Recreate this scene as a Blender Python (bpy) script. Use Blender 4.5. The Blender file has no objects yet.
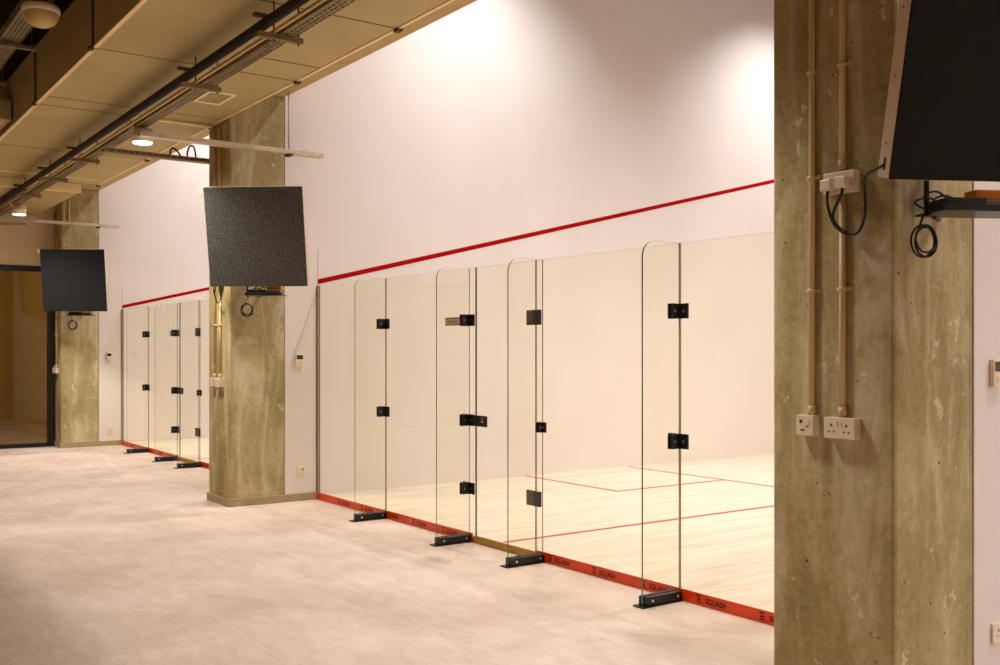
import bpy, bmesh, math, random
from mathutils import Vector, Matrix
random.seed(7)
S = bpy.context.scene
COL = S.collection
PI = math.pi

# ------------------------------------------------------------------ materials
def lin(c):
    c /= 255.0
    return c / 12.92 if c <= 0.04045 else ((c + 0.055) / 1.055) ** 2.4
def rgb(r, g, b):
    return (lin(r), lin(g), lin(b), 1.0)

class NT:
    """small helper round a node tree"""
    def __init__(self, name):
        self.m = bpy.data.materials.new(name)
        self.m.use_nodes = True
        self.t = self.m.node_tree
        self.t.nodes.clear()
        self.out = self.n('ShaderNodeOutputMaterial')
    def n(self, kind, **kw):
        nd = self.t.nodes.new(kind)
        for k, v in kw.items():
            if hasattr(nd, k):
                setattr(nd, k, v)
        return nd
    def l(self, a, b):
        self.t.links.new(a, b)
    def bsdf(self, col=(.5, .5, .5, 1), rough=.6, metal=0.0, spec=.5):
        b = self.n('ShaderNodeBsdfPrincipled')
        b.inputs['Base Color'].default_value = col
        b.inputs['Roughness'].default_value = rough
        b.inputs['Metallic'].default_value = metal
        b.inputs['Specular IOR Level'].default_value = spec
        self.l(b.outputs[0], self.out.inputs[0])
        return b
    def coord(self, scale=(1, 1, 1), which='Object', loc=(0, 0, 0), rot=(0, 0, 0)):
        tc = self.n('ShaderNodeTexCoord')
        mp = self.n('ShaderNodeMapping')
        mp.inputs['Scale'].default_value = scale
        mp.inputs['Location'].default_value = loc
        mp.inputs['Rotation'].default_value = rot
        self.l(tc.outputs[which], mp.inputs[0])
        return mp.outputs[0]
    def noise(self, vec, scale, detail=4, rough=.55, dist=0):
        n = self.n('ShaderNodeTexNoise')
        n.inputs['Scale'].default_value = scale
        n.inputs['Detail'].default_value = detail
        n.inputs['Roughness'].default_value = rough
        n.inputs['Distortion'].default_value = dist
        self.l(vec, n.inputs['Vector'])
        return n.outputs[0]
    def ramp(self, fac, stops):
        r = self.n('ShaderNodeValToRGB')
        e = r.color_ramp.elements
        while len(e) > 1:
            e.remove(e[0])
        e[0].position, e[0].color = stops[0]
        for p, c in stops[1:]:
            x = e.new(p)
            x.color = c
        self.l(fac, r.inputs[0])
        return r.outputs[0]
    def mix(self, fac, a, b, mode='MIX'):
        m = self.n('ShaderNodeMix')
        m.data_type = 'RGBA'
        m.blend_type = mode
        for s, v in ((m.inputs[0], fac), (m.inputs[6], a), (m.inputs[7], b)):
            if isinstance(v, (int, float, tuple)):
                s.default_value = v
            else:
                self.l(v, s)
        return m.outputs[2]
    def math(self, op, a, b=None, c=None):
        m = self.n('ShaderNodeMath')
        m.operation = op
        for i, v in enumerate((a, b, c)):
            if v is None:
                continue
            if isinstance(v, (int, float)):
                m.inputs[i].default_value = v
            else:
                self.l(v, m.inputs[i])
        return m.outputs[0]
    def bump(self, h, b, strength=.2, dist=.01):
        n = self.n('ShaderNodeBump')
        n.inputs['Strength'].default_value = strength
        n.inputs['Distance'].default_value = dist
        self.l(h, n.inputs['Height'])
        self.l(n.outputs[0], b.inputs['Normal'])

G = lambda v: (v, v, v, 1)

def plain(name, col, rough=.5, metal=0.0, spec=.5, var=0.06, scale=12):
    t = NT(name)
    b = t.bsdf(col, rough, metal, spec)
    v = t.noise(t.coord(), scale, 3)
    c = t.ramp(v, [(.3, tuple(x * (1 - var) for x in col[:3]) + (1,)), (.7, tuple(min(1, x * (1 + var)) for x in col[:3]) + (1,))])
    t.l(c, b.inputs['Base Color'])
    return t.m

def emit(name, col, power):
    t = NT(name)
    e = t.n('ShaderNodeEmission')
    e.inputs[0].default_value = col
    e.inputs[1].default_value = power
    t.l(e.outputs[0], t.out.inputs[0])
    return t.m

M = {}
# painted plaster of the courts
def m_wall():
    t = NT('white_paint')
    b = t.bsdf(rgb(238, 229, 225), .75, 0, .2)
    v = t.noise(t.coord(), 1.1, 5)
    t.l(t.ramp(v, [(.3, rgb(227, 219, 213)), (.7, rgb(231, 224, 219))]), b.inputs['Base Color'])
    t.bump(t.noise(t.coord(), 90, 2), b, .03, .002)
    return t.m
M['wall'] = m_wall()
M['warm_wall'] = plain('warm_wall_paint', rgb(222, 200, 165), .8, 0, .2, .03, 2)
M['dark_ceiling'] = plain('dark_ceiling_paint', rgb(62, 50, 34), .9, 0, .1, .2, 2)
M['red'] = plain('red_line_paint', rgb(165, 0, 4), .7, 0, .08, .03)
M['floor_red'] = plain('court_marking_paint', rgb(176, 66, 66), .5, 0, .3, .05)

def m_concrete():
    t = NT('raw_concrete')
    b = t.bsdf(rgb(150, 130, 88), .82, 0, .25)
    co = t.coord()
    big = t.noise(co, 1.5, 6, .55, .5)
    c = t.ramp(big, [(.3, rgb(132, 113, 66)), (.43, rgb(163, 144, 94)), (.54, rgb(180, 162, 112)), (.68, rgb(212, 198, 154))])
    streak = t.noise(t.coord((4.5, 4.5, .8)), 1.0, 6, .66, .8)
    c = t.mix(.42, c, t.ramp(streak, [(.36, rgb(122, 106, 64)), (.5, rgb(168, 152, 106)), (.64, rgb(234, 224, 196))]))
    fine = t.noise(co, 30, 5, .72)
    c = t.mix(.16, c, t.ramp(fine, [(.36, rgb(104, 90, 58)), (.64, rgb(214, 202, 170))]))
    blot = t.noise(t.coord(loc=(5, 2, 9)), 6.5, 5, .7, .6)
    c = t.mix(t.math('MULTIPLY', t.math('GREATER_THAN', blot, .66), .16), c, rgb(112, 98, 60))
    # bug holes of two sizes
    def holes(sc, rad, keep, off):
        v = t.n('ShaderNodeTexVoronoi')
        v.inputs['Scale'].default_value = sc
        t.l(t.coord(loc=off), v.inputs['Vector'])
        return t.math('MULTIPLY', t.math('LESS_THAN', v.outputs['Distance'], rad), t.math('GREATER_THAN', t.noise(t.coord(loc=off), 5.5, 2), keep))
    hole = t.math('MAXIMUM', holes(11, .075, .53, (0, 0, 0)), holes(24, .11, .6, (3.3, 1.7, 2.2)))
    c = t.mix(t.math('MULTIPLY', hole, .85), c, rgb(58, 47, 26))
    sc = t.math('MULTIPLY', t.math('GREATER_THAN', t.noise(t.coord((1, 1, .8), loc=(3, 1, 7)), 9, 5, .7), .645), .55)
    c = t.mix(sc, c, rgb(228, 218, 186))
    t.l(c, b.inputs['Base Color'])
    h = t.math('SUBTRACT', t.math('ADD', t.math('MULTIPLY', fine, .5), big), hole)
    t.bump(h, b, .4, .012)
    return t.m
M['concrete'] = m_concrete()
M['soffit'] = plain('beam_concrete', rgb(190, 165, 112), .85, 0, .2, .12, 5)
M['skirting'] = plain('stone_skirting', rgb(168, 152, 118), .6, 0, .3, .08, 8)

def m_floor():
    t = NT('corridor_stone_tiles')
    b = t.bsdf(rgb(205, 188, 172), .5, 0, .35)
    co = t.coord()
    br = t.n('ShaderNodeTexBrick')
    br.offset = .5
    br.inputs['Scale'].default_value = 1
    br.inputs['Brick Width'].default_value = .84
    br.inputs['Row Height'].default_value = .84
    br.inputs['Mortar Size'].default_value = .0045
    br.inputs['Mortar Smooth'].default_value = .2
    br.inputs['Color1'].default_value = rgb(228, 212, 201)
    br.inputs['Color2'].default_value = rgb(234, 219, 209)
    br.inputs['Mortar'].default_value = rgb(238, 225, 212)
    t.l(t.coord(loc=(.3, 3.3, 0)), br.inputs['Vector'])
    c = br.outputs[0]
    # rubbed cloudy wear and dusty patches
    cloud = t.noise(co, .8, 6, .62, .6)
    c = t.mix(.75, c, t.ramp(cloud, [(.28, rgb(198, 180, 164)), (.5, rgb(232, 222, 212)), (.72, rgb(255, 250, 247))]), 'MULTIPLY')
    st = t.noise(t.coord((1.0, 2.6, 1), rot=(0, 0, .5)), 3.2, 5, .65, .5)
    c = t.mix(.35, c, t.ramp(st, [(.35, rgb(206, 192, 178)), (.65, rgb(255, 250, 246))]), 'MULTIPLY')
    fine = t.noise(t.coord((1, 4, 1)), 14, 4, .7)
    c = t.mix(.15, c, t.ramp(fine, [(.35, rgb(180, 160, 140)), (.65, rgb(255, 255, 255))]), 'MULTIPLY')
    t.l(c, b.inputs['Base Color'])
    t.l(t.math('MULTIPLY_ADD', cloud, .25, .38), b.inputs['Roughness'])
    t.bump(br.outputs['Fac'], b, .06, .002)
    return t.m
M['floor'] = m_floor()

def m_wood():
    t = NT('maple_sprung_boards')
    b = t.bsdf(rgb(235, 214, 176), .42, 0, .35)
    br = t.n('ShaderNodeTexBrick')
    br.offset = .37
    br.inputs['Scale'].default_value = 1
    br.inputs['Brick Width'].default_value = 1.1
    br.inputs['Row Height'].default_value = .085
    br.inputs['Mortar Size'].default_value = .0012
    br.inputs['Bias'].default_value = 0
    br.inputs['Color1'].default_value = rgb(215, 203, 187)
    br.inputs['Color2'].default_value = rgb(225, 215, 201)
    br.inputs['Mortar'].default_value = rgb(212, 190, 150)
    t.l(t.coord(rot=(0, 0, PI / 2)), br.inputs['Vector'])
    gr = t.noise(t.coord((9, .7, 1)), 3, 5, .6, .3)
    c = t.mix(.5, br.outputs[0], t.ramp(gr, [(.32, rgb(204, 176, 142)), (.45, rgb(238, 224, 206)), (.62, rgb(253, 247, 240))]), 'MULTIPLY')
    t.l(c, b.inputs['Base Color'])
    return t.m
M['wood'] = m_wood()
M['threshold'] = plain('threshold_timber', rgb(178, 140, 62), .5, 0, .3, .15, 20)

def m_duct():
    t = NT('galvanised_duct_sheet')
    b = t.bsdf(rgb(178, 156, 104), .6, .15, .4)
    co = t.coord()
    big = t.noise(co, 1.2, 4, .6, .5)
    c = t.ramp(big, [(.3, rgb(180, 160, 106)), (.7, rgb(198, 178, 124))])
    fine = t.noise(t.coord((1, 5, 1)), 22, 3)
    c = t.mix(.1, c, t.ramp(fine, [(.3, rgb(128, 108, 70)), (.7, rgb(210, 190, 145))]))
    t.l(c, b.inputs['Base Color'])
    t.bump(fine, b, .05, .003)
    return t.m
M['duct'] = m_duct()
M['duct_edge'] = plain('duct_flange_steel', rgb(240, 220, 168), .5, .2, .4, .05)
M['hatch_pale'] = plain('hatch_frame_paint', rgb(255, 246, 214), .5, 0, .4, .02)
M['hatch_panel'] = plain('hatch_panel_sheet', rgb(176, 152, 92), .6, .1, .3, .05)
M['seam'] = plain('dark_duct_seam', rgb(92, 74, 42), .7, .1, .3, .1)
M['zinc_dark'] = plain('dull_zinc_steel', rgb(140, 122, 84), .55, .3, .4, .2, 30)
M['zinc'] = plain('zinc_steel', rgb(196, 178, 140), .45, .35, .5, .12, 30)
M['zinc_pale'] = plain('pale_zinc_rail', rgb(214, 200, 176), .45, .3, .5, .14, 30)
M['dark_band'] = plain('black_band_finish', rgb(34, 27, 18), .7, 0, .3, .1)
M['pvc'] = plain('cream_conduit', rgb(214, 188, 138), .45, 0, .45, .03)
M['white_plastic'] = plain('white_plastic', rgb(232, 216, 192), .35, 0, .5, .02)
M['pipe_pale'] = plain('pale_pipe', rgb(206, 178, 120), .5, 0, .4, .05)
M['black'] = plain('black_plastic', rgb(20, 20, 21), .45, 0, .5, .1)
M['black_metal'] = plain('black_powder_coat', rgb(24, 24, 26), .35, .2, .5, .12)
M['cable'] = plain('black_rubber_cable', rgb(14, 14, 14), .5, 0, .4, .05)
M['housing'] = plain('pale_grey_cabinet', rgb(205, 184, 158), .45, .1, .5, .03)
M['orange'] = plain('orange_casing', rgb(232, 140, 30), .5, 0, .4, .05)
M['grey_box'] = plain('grey_casing', rgb(122, 114, 100), .4, .2, .5, .06)
M['frame_black'] = plain('black_aluminium_frame', rgb(22, 20, 17), .4, .2, .5, .08)
M['brass_leaf'] = plain('olive_hinge_leaf', rgb(98, 84, 48), .4, .4, .5, .08)
M['keyhole'] = plain('bright_steel', rgb(225, 222, 216), .25, .6, .6, .02)
M['sticker'] = plain('label_paper', rgb(214, 198, 168), .5, 0, .4, .02)
M['sticker_ink'] = plain('label_print', rgb(128, 110, 78), .6, 0, .3, .02)
M['lettering'] = plain('black_print', rgb(26, 12, 8), .6, 0, .3, .02)
M['strip'] = plain('orange_red_strip', rgb(218, 62, 0), .35, 0, .5, .08, 6)
M['channel'] = plain('bronze_channel', rgb(112, 96, 62), .5, .3, .4, .08)
M['lamp_body'] = plain('cream_lamp_body', rgb(244, 230, 200), .4, 0, .5, .03)
M['lens_off'] = plain('frosted_dome', rgb(206, 178, 118), .35, 0, .5, .03)
M['lens_on'] = emit('lit_lamp_lens', (1, .95, .88, 1), 2.6)
M['room_wall'] = plain('dim_room_paint', rgb(206, 178, 110), .85, 0, .2, .06, 2)
M['lcd'] = plain('dark_lcd', rgb(36, 42, 36), .25, 0, .5, .2, 60)

def m_tray():
    t = NT('perforated_steel_tray')
    b = t.bsdf(rgb(140, 122, 84), .5, .3, .5)
    br = t.n('ShaderNodeTexBrick')
    br.offset = .5
    br.inputs['Scale'].default_value = 1
    br.inputs['Brick Width'].default_value = .06
    br.inputs['Row Height'].default_value = .03
    br.inputs['Mortar Size'].default_value = .0095
    br.inputs['Mortar Smooth'].default_value = 0
    t.l(t.coord(), br.inputs['Vector'])
    c = t.ramp(t.noise(t.coord(), 18, 4), [(.3, rgb(112, 96, 62)), (.7, rgb(150, 134, 96))])
    t.l(c, b.inputs['Base Color'])
    tr = t.n('ShaderNodeBsdfTransparent')
    mx = t.n('ShaderNodeMixShader')
    hole = t.math('LESS_THAN', br.outputs['Fac'], .5)
    t.l(hole, mx.inputs[0])
    t.l(b.outputs[0], mx.inputs[1])
    t.l(tr.outputs[0], mx.inputs[2])
    t.l(mx.outputs[0], t.out.inputs[0])
    return t.m
M['tray'] = m_tray()

def m_led(name, a, b_, patt):
    t = NT(name)
    b = t.bsdf(a, .8, 0, .15)
    co = t.coord()
    br = t.n('ShaderNodeTexBrick')
    br.offset = 0
    br.inputs['Scale'].default_value = 1
    br.inputs['Brick Width'].default_value = .0075
    br.inputs['Row Height'].default_value = .0075
    br.inputs['Mortar Size'].default_value = .0014
    mp = t.n('ShaderNodeMapping')
    mp.inputs['Rotation'].default_value = (PI / 2, 0, 0)
    tc = t.n('ShaderNodeTexCoord')
    t.l(tc.outputs['Object'], mp.inputs[0])
    t.l(mp.outputs[0], br.inputs['Vector'])
    br.inputs['Color1'].default_value = a
    br.inputs['Color2'].default_value = tuple(x * .7 for x in a[:3]) + (1,)
    br.inputs['Mortar'].default_value = b_
    c = br.outputs[0]
    if patt:
        # moire mottling painted into the colour as light and dark cells; face stays flat
        v = t.n('ShaderNodeTexVoronoi')
        v.inputs['Scale'].default_value = 1
        v.inputs['Randomness'].default_value = .4
        m3 = t.n('ShaderNodeMapping')
        m3.inputs['Scale'].default_value = (25, 1, 36)
        m3.inputs['Rotation'].default_value = (0, .12, 0)
        t.l(tc.outputs['Object'], m3.inputs[0])
        t.l(m3.outputs[0], v.inputs['Vector'])
        f = t.math('MULTIPLY', v.outputs['Distance'], 1.25)
        c = t.mix(.7, c, t.mix(f, patt, tuple(x * .3 for x in patt[:3]) + (1,)))
    t.l(c, b.inputs['Base Color'])
    t.bump(br.outputs['Fac'], b, .3, .002)
    return t.m
M['led'] = m_led('led_mesh_face', rgb(20, 20, 19), rgb(42, 40, 36), None)
M['led_moire'] = m_led('led_moire_face', rgb(58, 58, 59), rgb(80, 80, 79), rgb(112, 111, 109))
M['led_plain'] = m_led('led_dark_face', rgb(24, 25, 28), rgb(38, 39, 40), None)

def m_glass(name, tint, refl=1.0):
    t = NT(name)
    tr = t.n('ShaderNodeBsdfTransparent')
    tr.inputs[0].default_value = tint
    gl = t.n('ShaderNodeBsdfGlossy')
    gl.inputs['Roughness'].default_value = 0.0
    gl.inputs[0].default_value = (1, 1, 1, 1)
    fr = t.n('ShaderNodeFresnel')
    fr.inputs[0].default_value = 1.5
    geo = t.n('ShaderNodeNewGeometry')
    front = t.math('SUBTRACT', 1.0, geo.outputs['Backfacing'])
    f = t.math('MULTIPLY', t.math('MULTIPLY', fr.outputs[0], front), refl)
    mx = t.n('ShaderNodeMixShader')
    t.l(f, mx.inputs[0])
    t.l(tr.outputs[0], mx.inputs[1])
    t.l(gl.outputs[0], mx.inputs[2])
    t.l(mx.outputs[0], t.out.inputs[0])
    return t.m
M['glass'] = m_glass('court_safety_glass', (.992, .988, .94, 1), .6)
M['fin_glass'] = m_glass('fin_safety_glass', (.985, .985, .965, 1), .6)
M['room_glass'] = m_glass('partition_glass', (.86, .8, .62, 1), 1.0)
M['edge_door'] = plain('dark_green_door_edge', rgb(44, 66, 50), .3, 0, .5, .1, 2)
def m_edge():
    t = NT('green_glass_edge')
    b = t.bsdf(rgb(74, 108, 84), .15, 0, .6)
    c = t.ramp(t.noise(t.coord((1, 1, .6)), 2.2, 2), [(.35, rgb(24, 66, 46)), (.6, rgb(70, 128, 98)), (.8, rgb(170, 205, 182))])
    t.l(c, b.inputs['Base Color'])
    return t.m
M['edge'] = m_edge()
M['edge_dark'] = plain('dark_glass_joint', rgb(164, 155, 118), .3, 0, .5, .1, 2)

# ------------------------------------------------------------------ mesh helpers
class MB:
    def __init__(self):
        self.bm = bmesh.new()
    def box(self, x0, x1, y0, y1, z0, z1, mi=0, bevel=0.0, mat=None):
        bm = self.bm if not bevel else bmesh.new()
        vs = [bm.verts.new((x, y, z)) for x in (x0, x1) for y in (y0, y1) for z in (z0, z1)]
        F = [(0, 1, 3, 2), (4, 6, 7, 5), (0, 4, 5, 1), (2, 3, 7, 6), (0, 2, 6, 4), (1, 5, 7, 3)]
        for f in F:
            fc = bm.faces.new([vs[i] for i in f])
            fc.material_index = mi
        if bevel:
            bmesh.ops.bevel(bm, geom=list(bm.edges), offset=bevel, segments=2, profile=.5, affect='EDGES')
        if mat is not None:
            bmesh.ops.transform(bm, matrix=mat, verts=list(bm.verts) if bevel else vs)
        if bevel:
            self.merge(bm, mi)
        return self
    def merge(self, bm, mi=0):
        mp = {}
        for v in bm.verts:
            mp[v] = self.bm.verts.new(v.co)
        for f in bm.faces:
            try:
                nf = self.bm.faces.new([mp[v] for v in f.verts])
                nf.material_index = mi
                nf.smooth = f.smooth
            except ValueError:
                pass
        bm.free()
    def tube(self, pts, r, seg=10, mi=0, closed=False, cap=True, radii=None):
        pts = [Vector(p) for p in pts]
        n = len(pts)
        rings = []
        up = None
        for i, p in enumerate(pts):
            if closed:
                d = (pts[(i + 1) % n] - pts[i - 1]).normalized()
            else:
                d = (pts[min(i + 1, n - 1)] - pts[max(i - 1, 0)]).normalized()
            if up is None:
                a = Vector((0, 0, 1)) if abs(d.z) < .9 else Vector((1, 0, 0))
                up = (a - d * a.dot(d)).normalized()
            else:
                up = (up - d * up.dot(d)).normalized()
            s = d.cross(up)
            rr = radii[i] if radii else r
            rings.append([self.bm.verts.new(p + (up * math.cos(2 * PI * k / seg) + s * math.sin(2 * PI * k / seg)) * rr) for k in range(seg)])
        for i in range(n if closed else n - 1):
            A, B = rings[i], rings[(i + 1) % n]
            for k in range(seg):
                f = self.bm.faces.new((A[k], A[(k + 1) % seg], B[(k + 1) % seg], B[k]))
                f.material_index = mi
                f.smooth = True
        if cap and not closed:
            for R in (rings[0][::-1], rings[-1]):
                f = self.bm.faces.new(R)
                f.material_index = mi
        return self
    def lathe(self, prof, c=(0, 0, 0), seg=28, mi=0):
        rings = []
        for r, z in prof:
            rings.append([self.bm.verts.new((c[0] + r * math.cos(2 * PI * k / seg), c[1] + r * math.sin(2 * PI * k / seg), c[2] + z)) for k in range(seg)] if r > 1e-6 else [self.bm.verts.new((c[0], c[1], c[2] + z))])
        for A, B in zip(rings, rings[1:]):
            for k in range(seg):
                k2 = (k + 1) % seg
                if len(A) == 1 and len(B) == 1:
                    continue
                if len(A) == 1:
                    f = self.bm.faces.new((A[0], B[k2], B[k]))
                elif len(B) == 1:
                    f = self.bm.faces.new((A[k], A[k2], B[0]))
                else:
                    f = self.bm.faces.new((A[k], A[k2], B[k2], B[k]))
                f.smooth = True
                f.material_index = mi
        return self
    def prism(self, poly, axis, a, b, mi=0, side_mi=None):
        """poly in the two other axes, extruded along axis (0,1,2) from a to b"""
        def P(u, v, w):
            c = [0, 0, 0]
            o = [i for i in range(3) if i != axis]
            c[o[0]], c[o[1]], c[axis] = u, v, w
            return c
        A = [self.bm.verts.new(P(u, v, a)) for u, v in poly]
        B = [self.bm.verts.new(P(u, v, b)) for u, v in poly]
        f = self.bm.faces.new(A); f.material_index = mi
        f = self.bm.faces.new(B[::-1]); f.material_index = mi
        n = len(poly)
        for i in range(n):
            f = self.bm.faces.new((A[i], A[(i + 1) % n], B[(i + 1) % n], B[i]))
            f.material_index = mi if side_mi is None else side_mi
        return self
    def build(self, name, mats, parent=None, loc=(0, 0, 0)):
        bmesh.ops.recalc_face_normals(self.bm, faces=list(self.bm.faces))
        me = bpy.data.meshes.new(name)
        self.bm.to_mesh(me)
        self.bm.free()
        if not isinstance(mats, (list, tuple)):
            mats = [mats]
        for m in mats:
            me.materials.append(M[m] if isinstance(m, str) else m)
        o = bpy.data.objects.new(name, me)
        COL.objects.link(o)
        o.location = loc
        if parent:
            o.parent = parent
        return o

def tag(o, label=None, cat=None, group=None, kind=None):
    if label: o['label'] = label
    if cat: o['category'] = cat
    if group: o['group'] = group
    if kind: o['kind'] = kind
    return o
def thing(name, loc, label, cat, group=None, kind=None, mat=None):
    o = bpy.data.objects.new(name, None)
    o.empty_display_size = .1
    COL.objects.link(o)
    if mat is not None:
        o.matrix_world = mat
    else:
        o.location = loc
    return tag(o, label, cat, group, kind)
def smooth_path(pts, n=8):
    P = [Vector(p) for p in pts]
    out = []
    for i in range(len(P) - 1):
        p0, p1, p2, p3 = P[max(i - 1, 0)], P[i], P[i + 1], P[min(i + 2, len(P) - 1)]
        for k in range(n):
            t = k / n
            out.append(.5 * ((2 * p1) + (-p0 + p2) * t + (2 * p0 - 5 * p1 + 4 * p2 - p3) * t * t + (-p0 + 3 * p1 - 3 * p2 + p3) * t ** 3))
    out.append(P[-1])
    return out

# ------------------------------------------------------------------ setting
FL = -0.045           # corridor floor; the sprung court floors are at z = 0
GH = 2.13             # glass back wall height
X1, X2, X3 = 7.186, 0.0, -7.274      # the +X faces of the three piers and party walls
PW = 0.79             # party wall thickness
CEIL = 7.15

def structure(name, label, cat, mb, mats, parent=None):
    o = mb.build(name, mats, parent)
    return tag(o, label, cat, None, 'structure')

structure('floor', 'pale pinkish stone tiled corridor floor outside the glass courts', 'floor',
          MB().box(-7.66, 15.2, -7.2, -.0, FL - .2, FL), 'floor')

COURTS = [('nearer', X2, X1 - PW), ('far', X3, X2 - PW), ('hidden', X1, 13.6)]
def court_floor(nm, xa, xb):
    mb = MB().box(xa, xb, 0, 9.75, -.2, 0)
    w = .025
    def line(x0, x1, y0, y1):
        mb.box(x0, x1, y0, y1, -.001, .0012, 1)
    xm = xa + 3.2
    line(xa, xb, 4.26, 4.26 + 2 * w)
    line(xm - w, xm + w, 0.05, 4.26)
    line(xa + 1.6 - w, xa + 1.6 + w, 2.66, 4.26); line(xa, xa + 1.6 + w, 2.66 - w, 2.66 + w)
    line(xb - 1.6 - w, xb - 1.6 + w, 2.66, 4.26); line(xb - 1.6 - w, xb, 2.66 - w, 2.66 + w)
    lab = {'nearer': 'pale maple squash court floor with thin red lines behind the nearer glass',
           'far': 'pale maple court floor behind the far glass wall', 'hidden': 'pale maple court floor beyond the nearest concrete pillar'}[nm]
    return structure('floor_' + nm, lab, 'floor', mb, ['wood', 'floor_red'])
for c in COURTS:
    court_floor(*c)

def party_wall(name, xa, xb, label):
    return structure(name, label, 'wall', MB().box(xa, xb, -.358, 9.75, FL, CEIL), 'wall')
wl = party_wall('wall_left', X3 - PW, X3, 'white side wall of the far court behind its glass')
wm = party_wall('wall_middle', X2 - PW, X2, 'tall white side wall with slanting red line behind the nearer glass court')
wn = party_wall('wall_right', X1 - PW, X1, 'white wall beside the nearest concrete pillar at the picture edge')
we = structure('wall_end', 'white end wall of the court beyond the nearest pillar', 'wall', MB().box(13.6, 15.2, -.358, 9.75, FL, CEIL), 'wall')
structure('wall_front', 'white front walls of the courts', 'wall', MB().box(X3 - PW, 15.2, 9.75, 9.95, -.2, CEIL), 'wall')
def out_line(wall, x, sgn):
    mb = MB()
    a, b = .0, 9.75
    za, zb = 2.152, 2.152 + .2422 * 9.75
    x0, x1 = (x, x + .002) if sgn > 0 else (x - .002, x)
    poly = [(a, za), (b, zb), (b, zb + .05), (a, za + .05)]
    mb.prism(poly, 0, x0, x1)
    o = mb.build('out_line', 'red', wall)
    o['label'] = 'slanting red out line'
    return o
out_line(wl, X3, 1); out_line(wm, X2, 1); out_line(wm, X2 - PW, -1); out_line(wn, X1 - PW, -1); out_line(wn, X1, 1)

structure('ceiling', 'dark high ceiling over the courts', 'ceiling', MB().box(X3 - PW, 15.2, -.6, 9.95, CEIL, CEIL + .2), 'dark_ceiling')
structure('ceiling_corridor', 'dark concrete corridor ceiling above the ducts', 'ceiling', MB().box(-12.2, 15.2, -7.2, -.6, 4.95, 5.15), 'dark_ceiling')
structure('concrete_beam', 'olive concrete beam running along the pillar tops', 'beam',
          MB().box(-8.0, 15.2, -.926, -.362, 4.012, 4.95), 'soffit')
structure('wall_upper', 'white wall above the corridor beam', 'wall', MB().box(-8.0, 15.2, -.6, -.362, 4.95, CEIL), 'wall')
structure('wall_back', 'warm painted corridor wall opposite the courts', 'wall', MB().box(-12.2, 15.2, -7.4, -7.2, FL, 4.95), 'warm_wall')
structure('wall_near', 'warm painted wall closing the near end of the corridor', 'wall', MB().box(15.2, 15.4, -7.4, 9.95, FL, CEIL), 'warm_wall')

# piers
def pillar(xf, label):
    mb = MB()
    mb.box(xf - .6, xf - .003, -.926, -.3585, FL, 4.012, 0, .016)
    return structure('concrete_pillar', label, 'pillar', mb, 'concrete')
pillar(X1, 'closest raw concrete pillar, with two cream conduits and three sockets')
pillar(X2, 'middle raw concrete pillar between the two glass courts')
pillar(X3, 'farthest raw concrete pillar beside the black framed glazed partition')
def skirting(name, xf, label):
    t, z = .016, .032
    mb = MB()
    mb.box(xf - .6 - t, xf + t, -.926 - t, -.9265, FL, z, 0, .003)
    mb.box(xf - .0025, xf + t, -.9265, -.012, FL, z, 0, .003)
    mb.box(xf - .6 - t, xf - .6005, -.9265, -.36, FL, z, 0, .003)
    return structure(name, label, 'baseboard', mb, 'skirting')
skirting('baseboard_right', X1, 'grey skirting round the closest concrete pillar')
skirting('baseboard_middle', X2, 'grey stone skirting round the middle concrete pillar and its white wall')
skirting('baseboard_left', X3, 'grey stone skirting round the farthest concrete pillar')
def side_channel(name, xf, label):
    mb = MB().box(xf + .001, xf + .014, -.014, .02, .0, GH + .005).box(xf + .0002, xf + .0012, -.002, .002, GH + .005, 2.5)
    return structure(name, label, 'trim', mb, 'channel')
side_channel('trim_1', X2, 'thin bronze channel where the nearer glass meets the white wall')
side_channel('trim_2', X3, 'thin bronze channel where the far glass meets the white wall')

# far partition with the room behind it
PX = -7.66
structure('wall_header', 'warm beige wall above the black framed glazed partition', 'wall',
          MB().box(PX - .1, PX, -7.2, -.9265, 2.80, 4.95), 'warm_wall')
win = thing('window_1', (PX, -4.0, FL), 'black framed glazed partition closing the far end of the corridor', 'partition', None, 'structure')
def L(x0, x1, y0, y1, z0, z1):
    return (x0, x1, y0 + 4.0, y1 + 4.0, z0 - FL, z1 - FL)
mb = MB()
mb.box(*L(-.09, .02, -7.19, -.9275, 2.715, 2.80), bevel=.004)
mb.box(*L(-.09, .02, -7.19, -.9275, FL, FL + .06), bevel=.004)
mb.box(*L(-.09, .02, -1.035, -.9275, FL + .06, 2.715), bevel=.004)
for y in (-2.95, -4.9, -7.18):
    mb.box(*L(-.08, .01, y, y + .07, FL + .06, 2.715))
mb.build('frame', 'frame_black', win)['label'] = 'black aluminium frame'
MB().box(*L(-.045, -.033, -7.18, -1.03, FL + .05, 2.72)).build('pane', 'room_glass', win)
structure('floor_room', 'dim tiled floor of the room behind the glazed partition', 'floor', MB().box(-12.0, PX, -7.2, -.6, FL - .2, FL), 'floor')
structure('wall_room', 'olive walls of the dim room behind the glazed partition', 'wall',
          MB().box(-12.2, -12.0, -7.2, -.6, FL, 4.95).box(-12.0, X3 - PW - .002, -.76, -.6, FL, 4.95), 'room_wall')

# ------------------------------------------------------------------ glass back walls
GX = [0.022, 1.434, 2.868, 2.892, 3.672, 3.712, 5.116]   # panel limits along the wall
ZC = {'upper': 1.714, 'middle': .922, 'lower': .381}
def pane_mesh(name, x0, x1, z0, z1, parent=None, loc=(0, 0, 0), edge='edge_dark'):
    mb = MB()
    mb.box(x0, x1, -.006, .006, z0, z1, 0)
    for f in mb.bm.faces:
        n = f.normal
        f.normal_update()
        if abs(f.normal.y) < .5:
            f.material_index = 1
    return mb.build(name, ['glass', edge], parent, loc)

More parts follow.
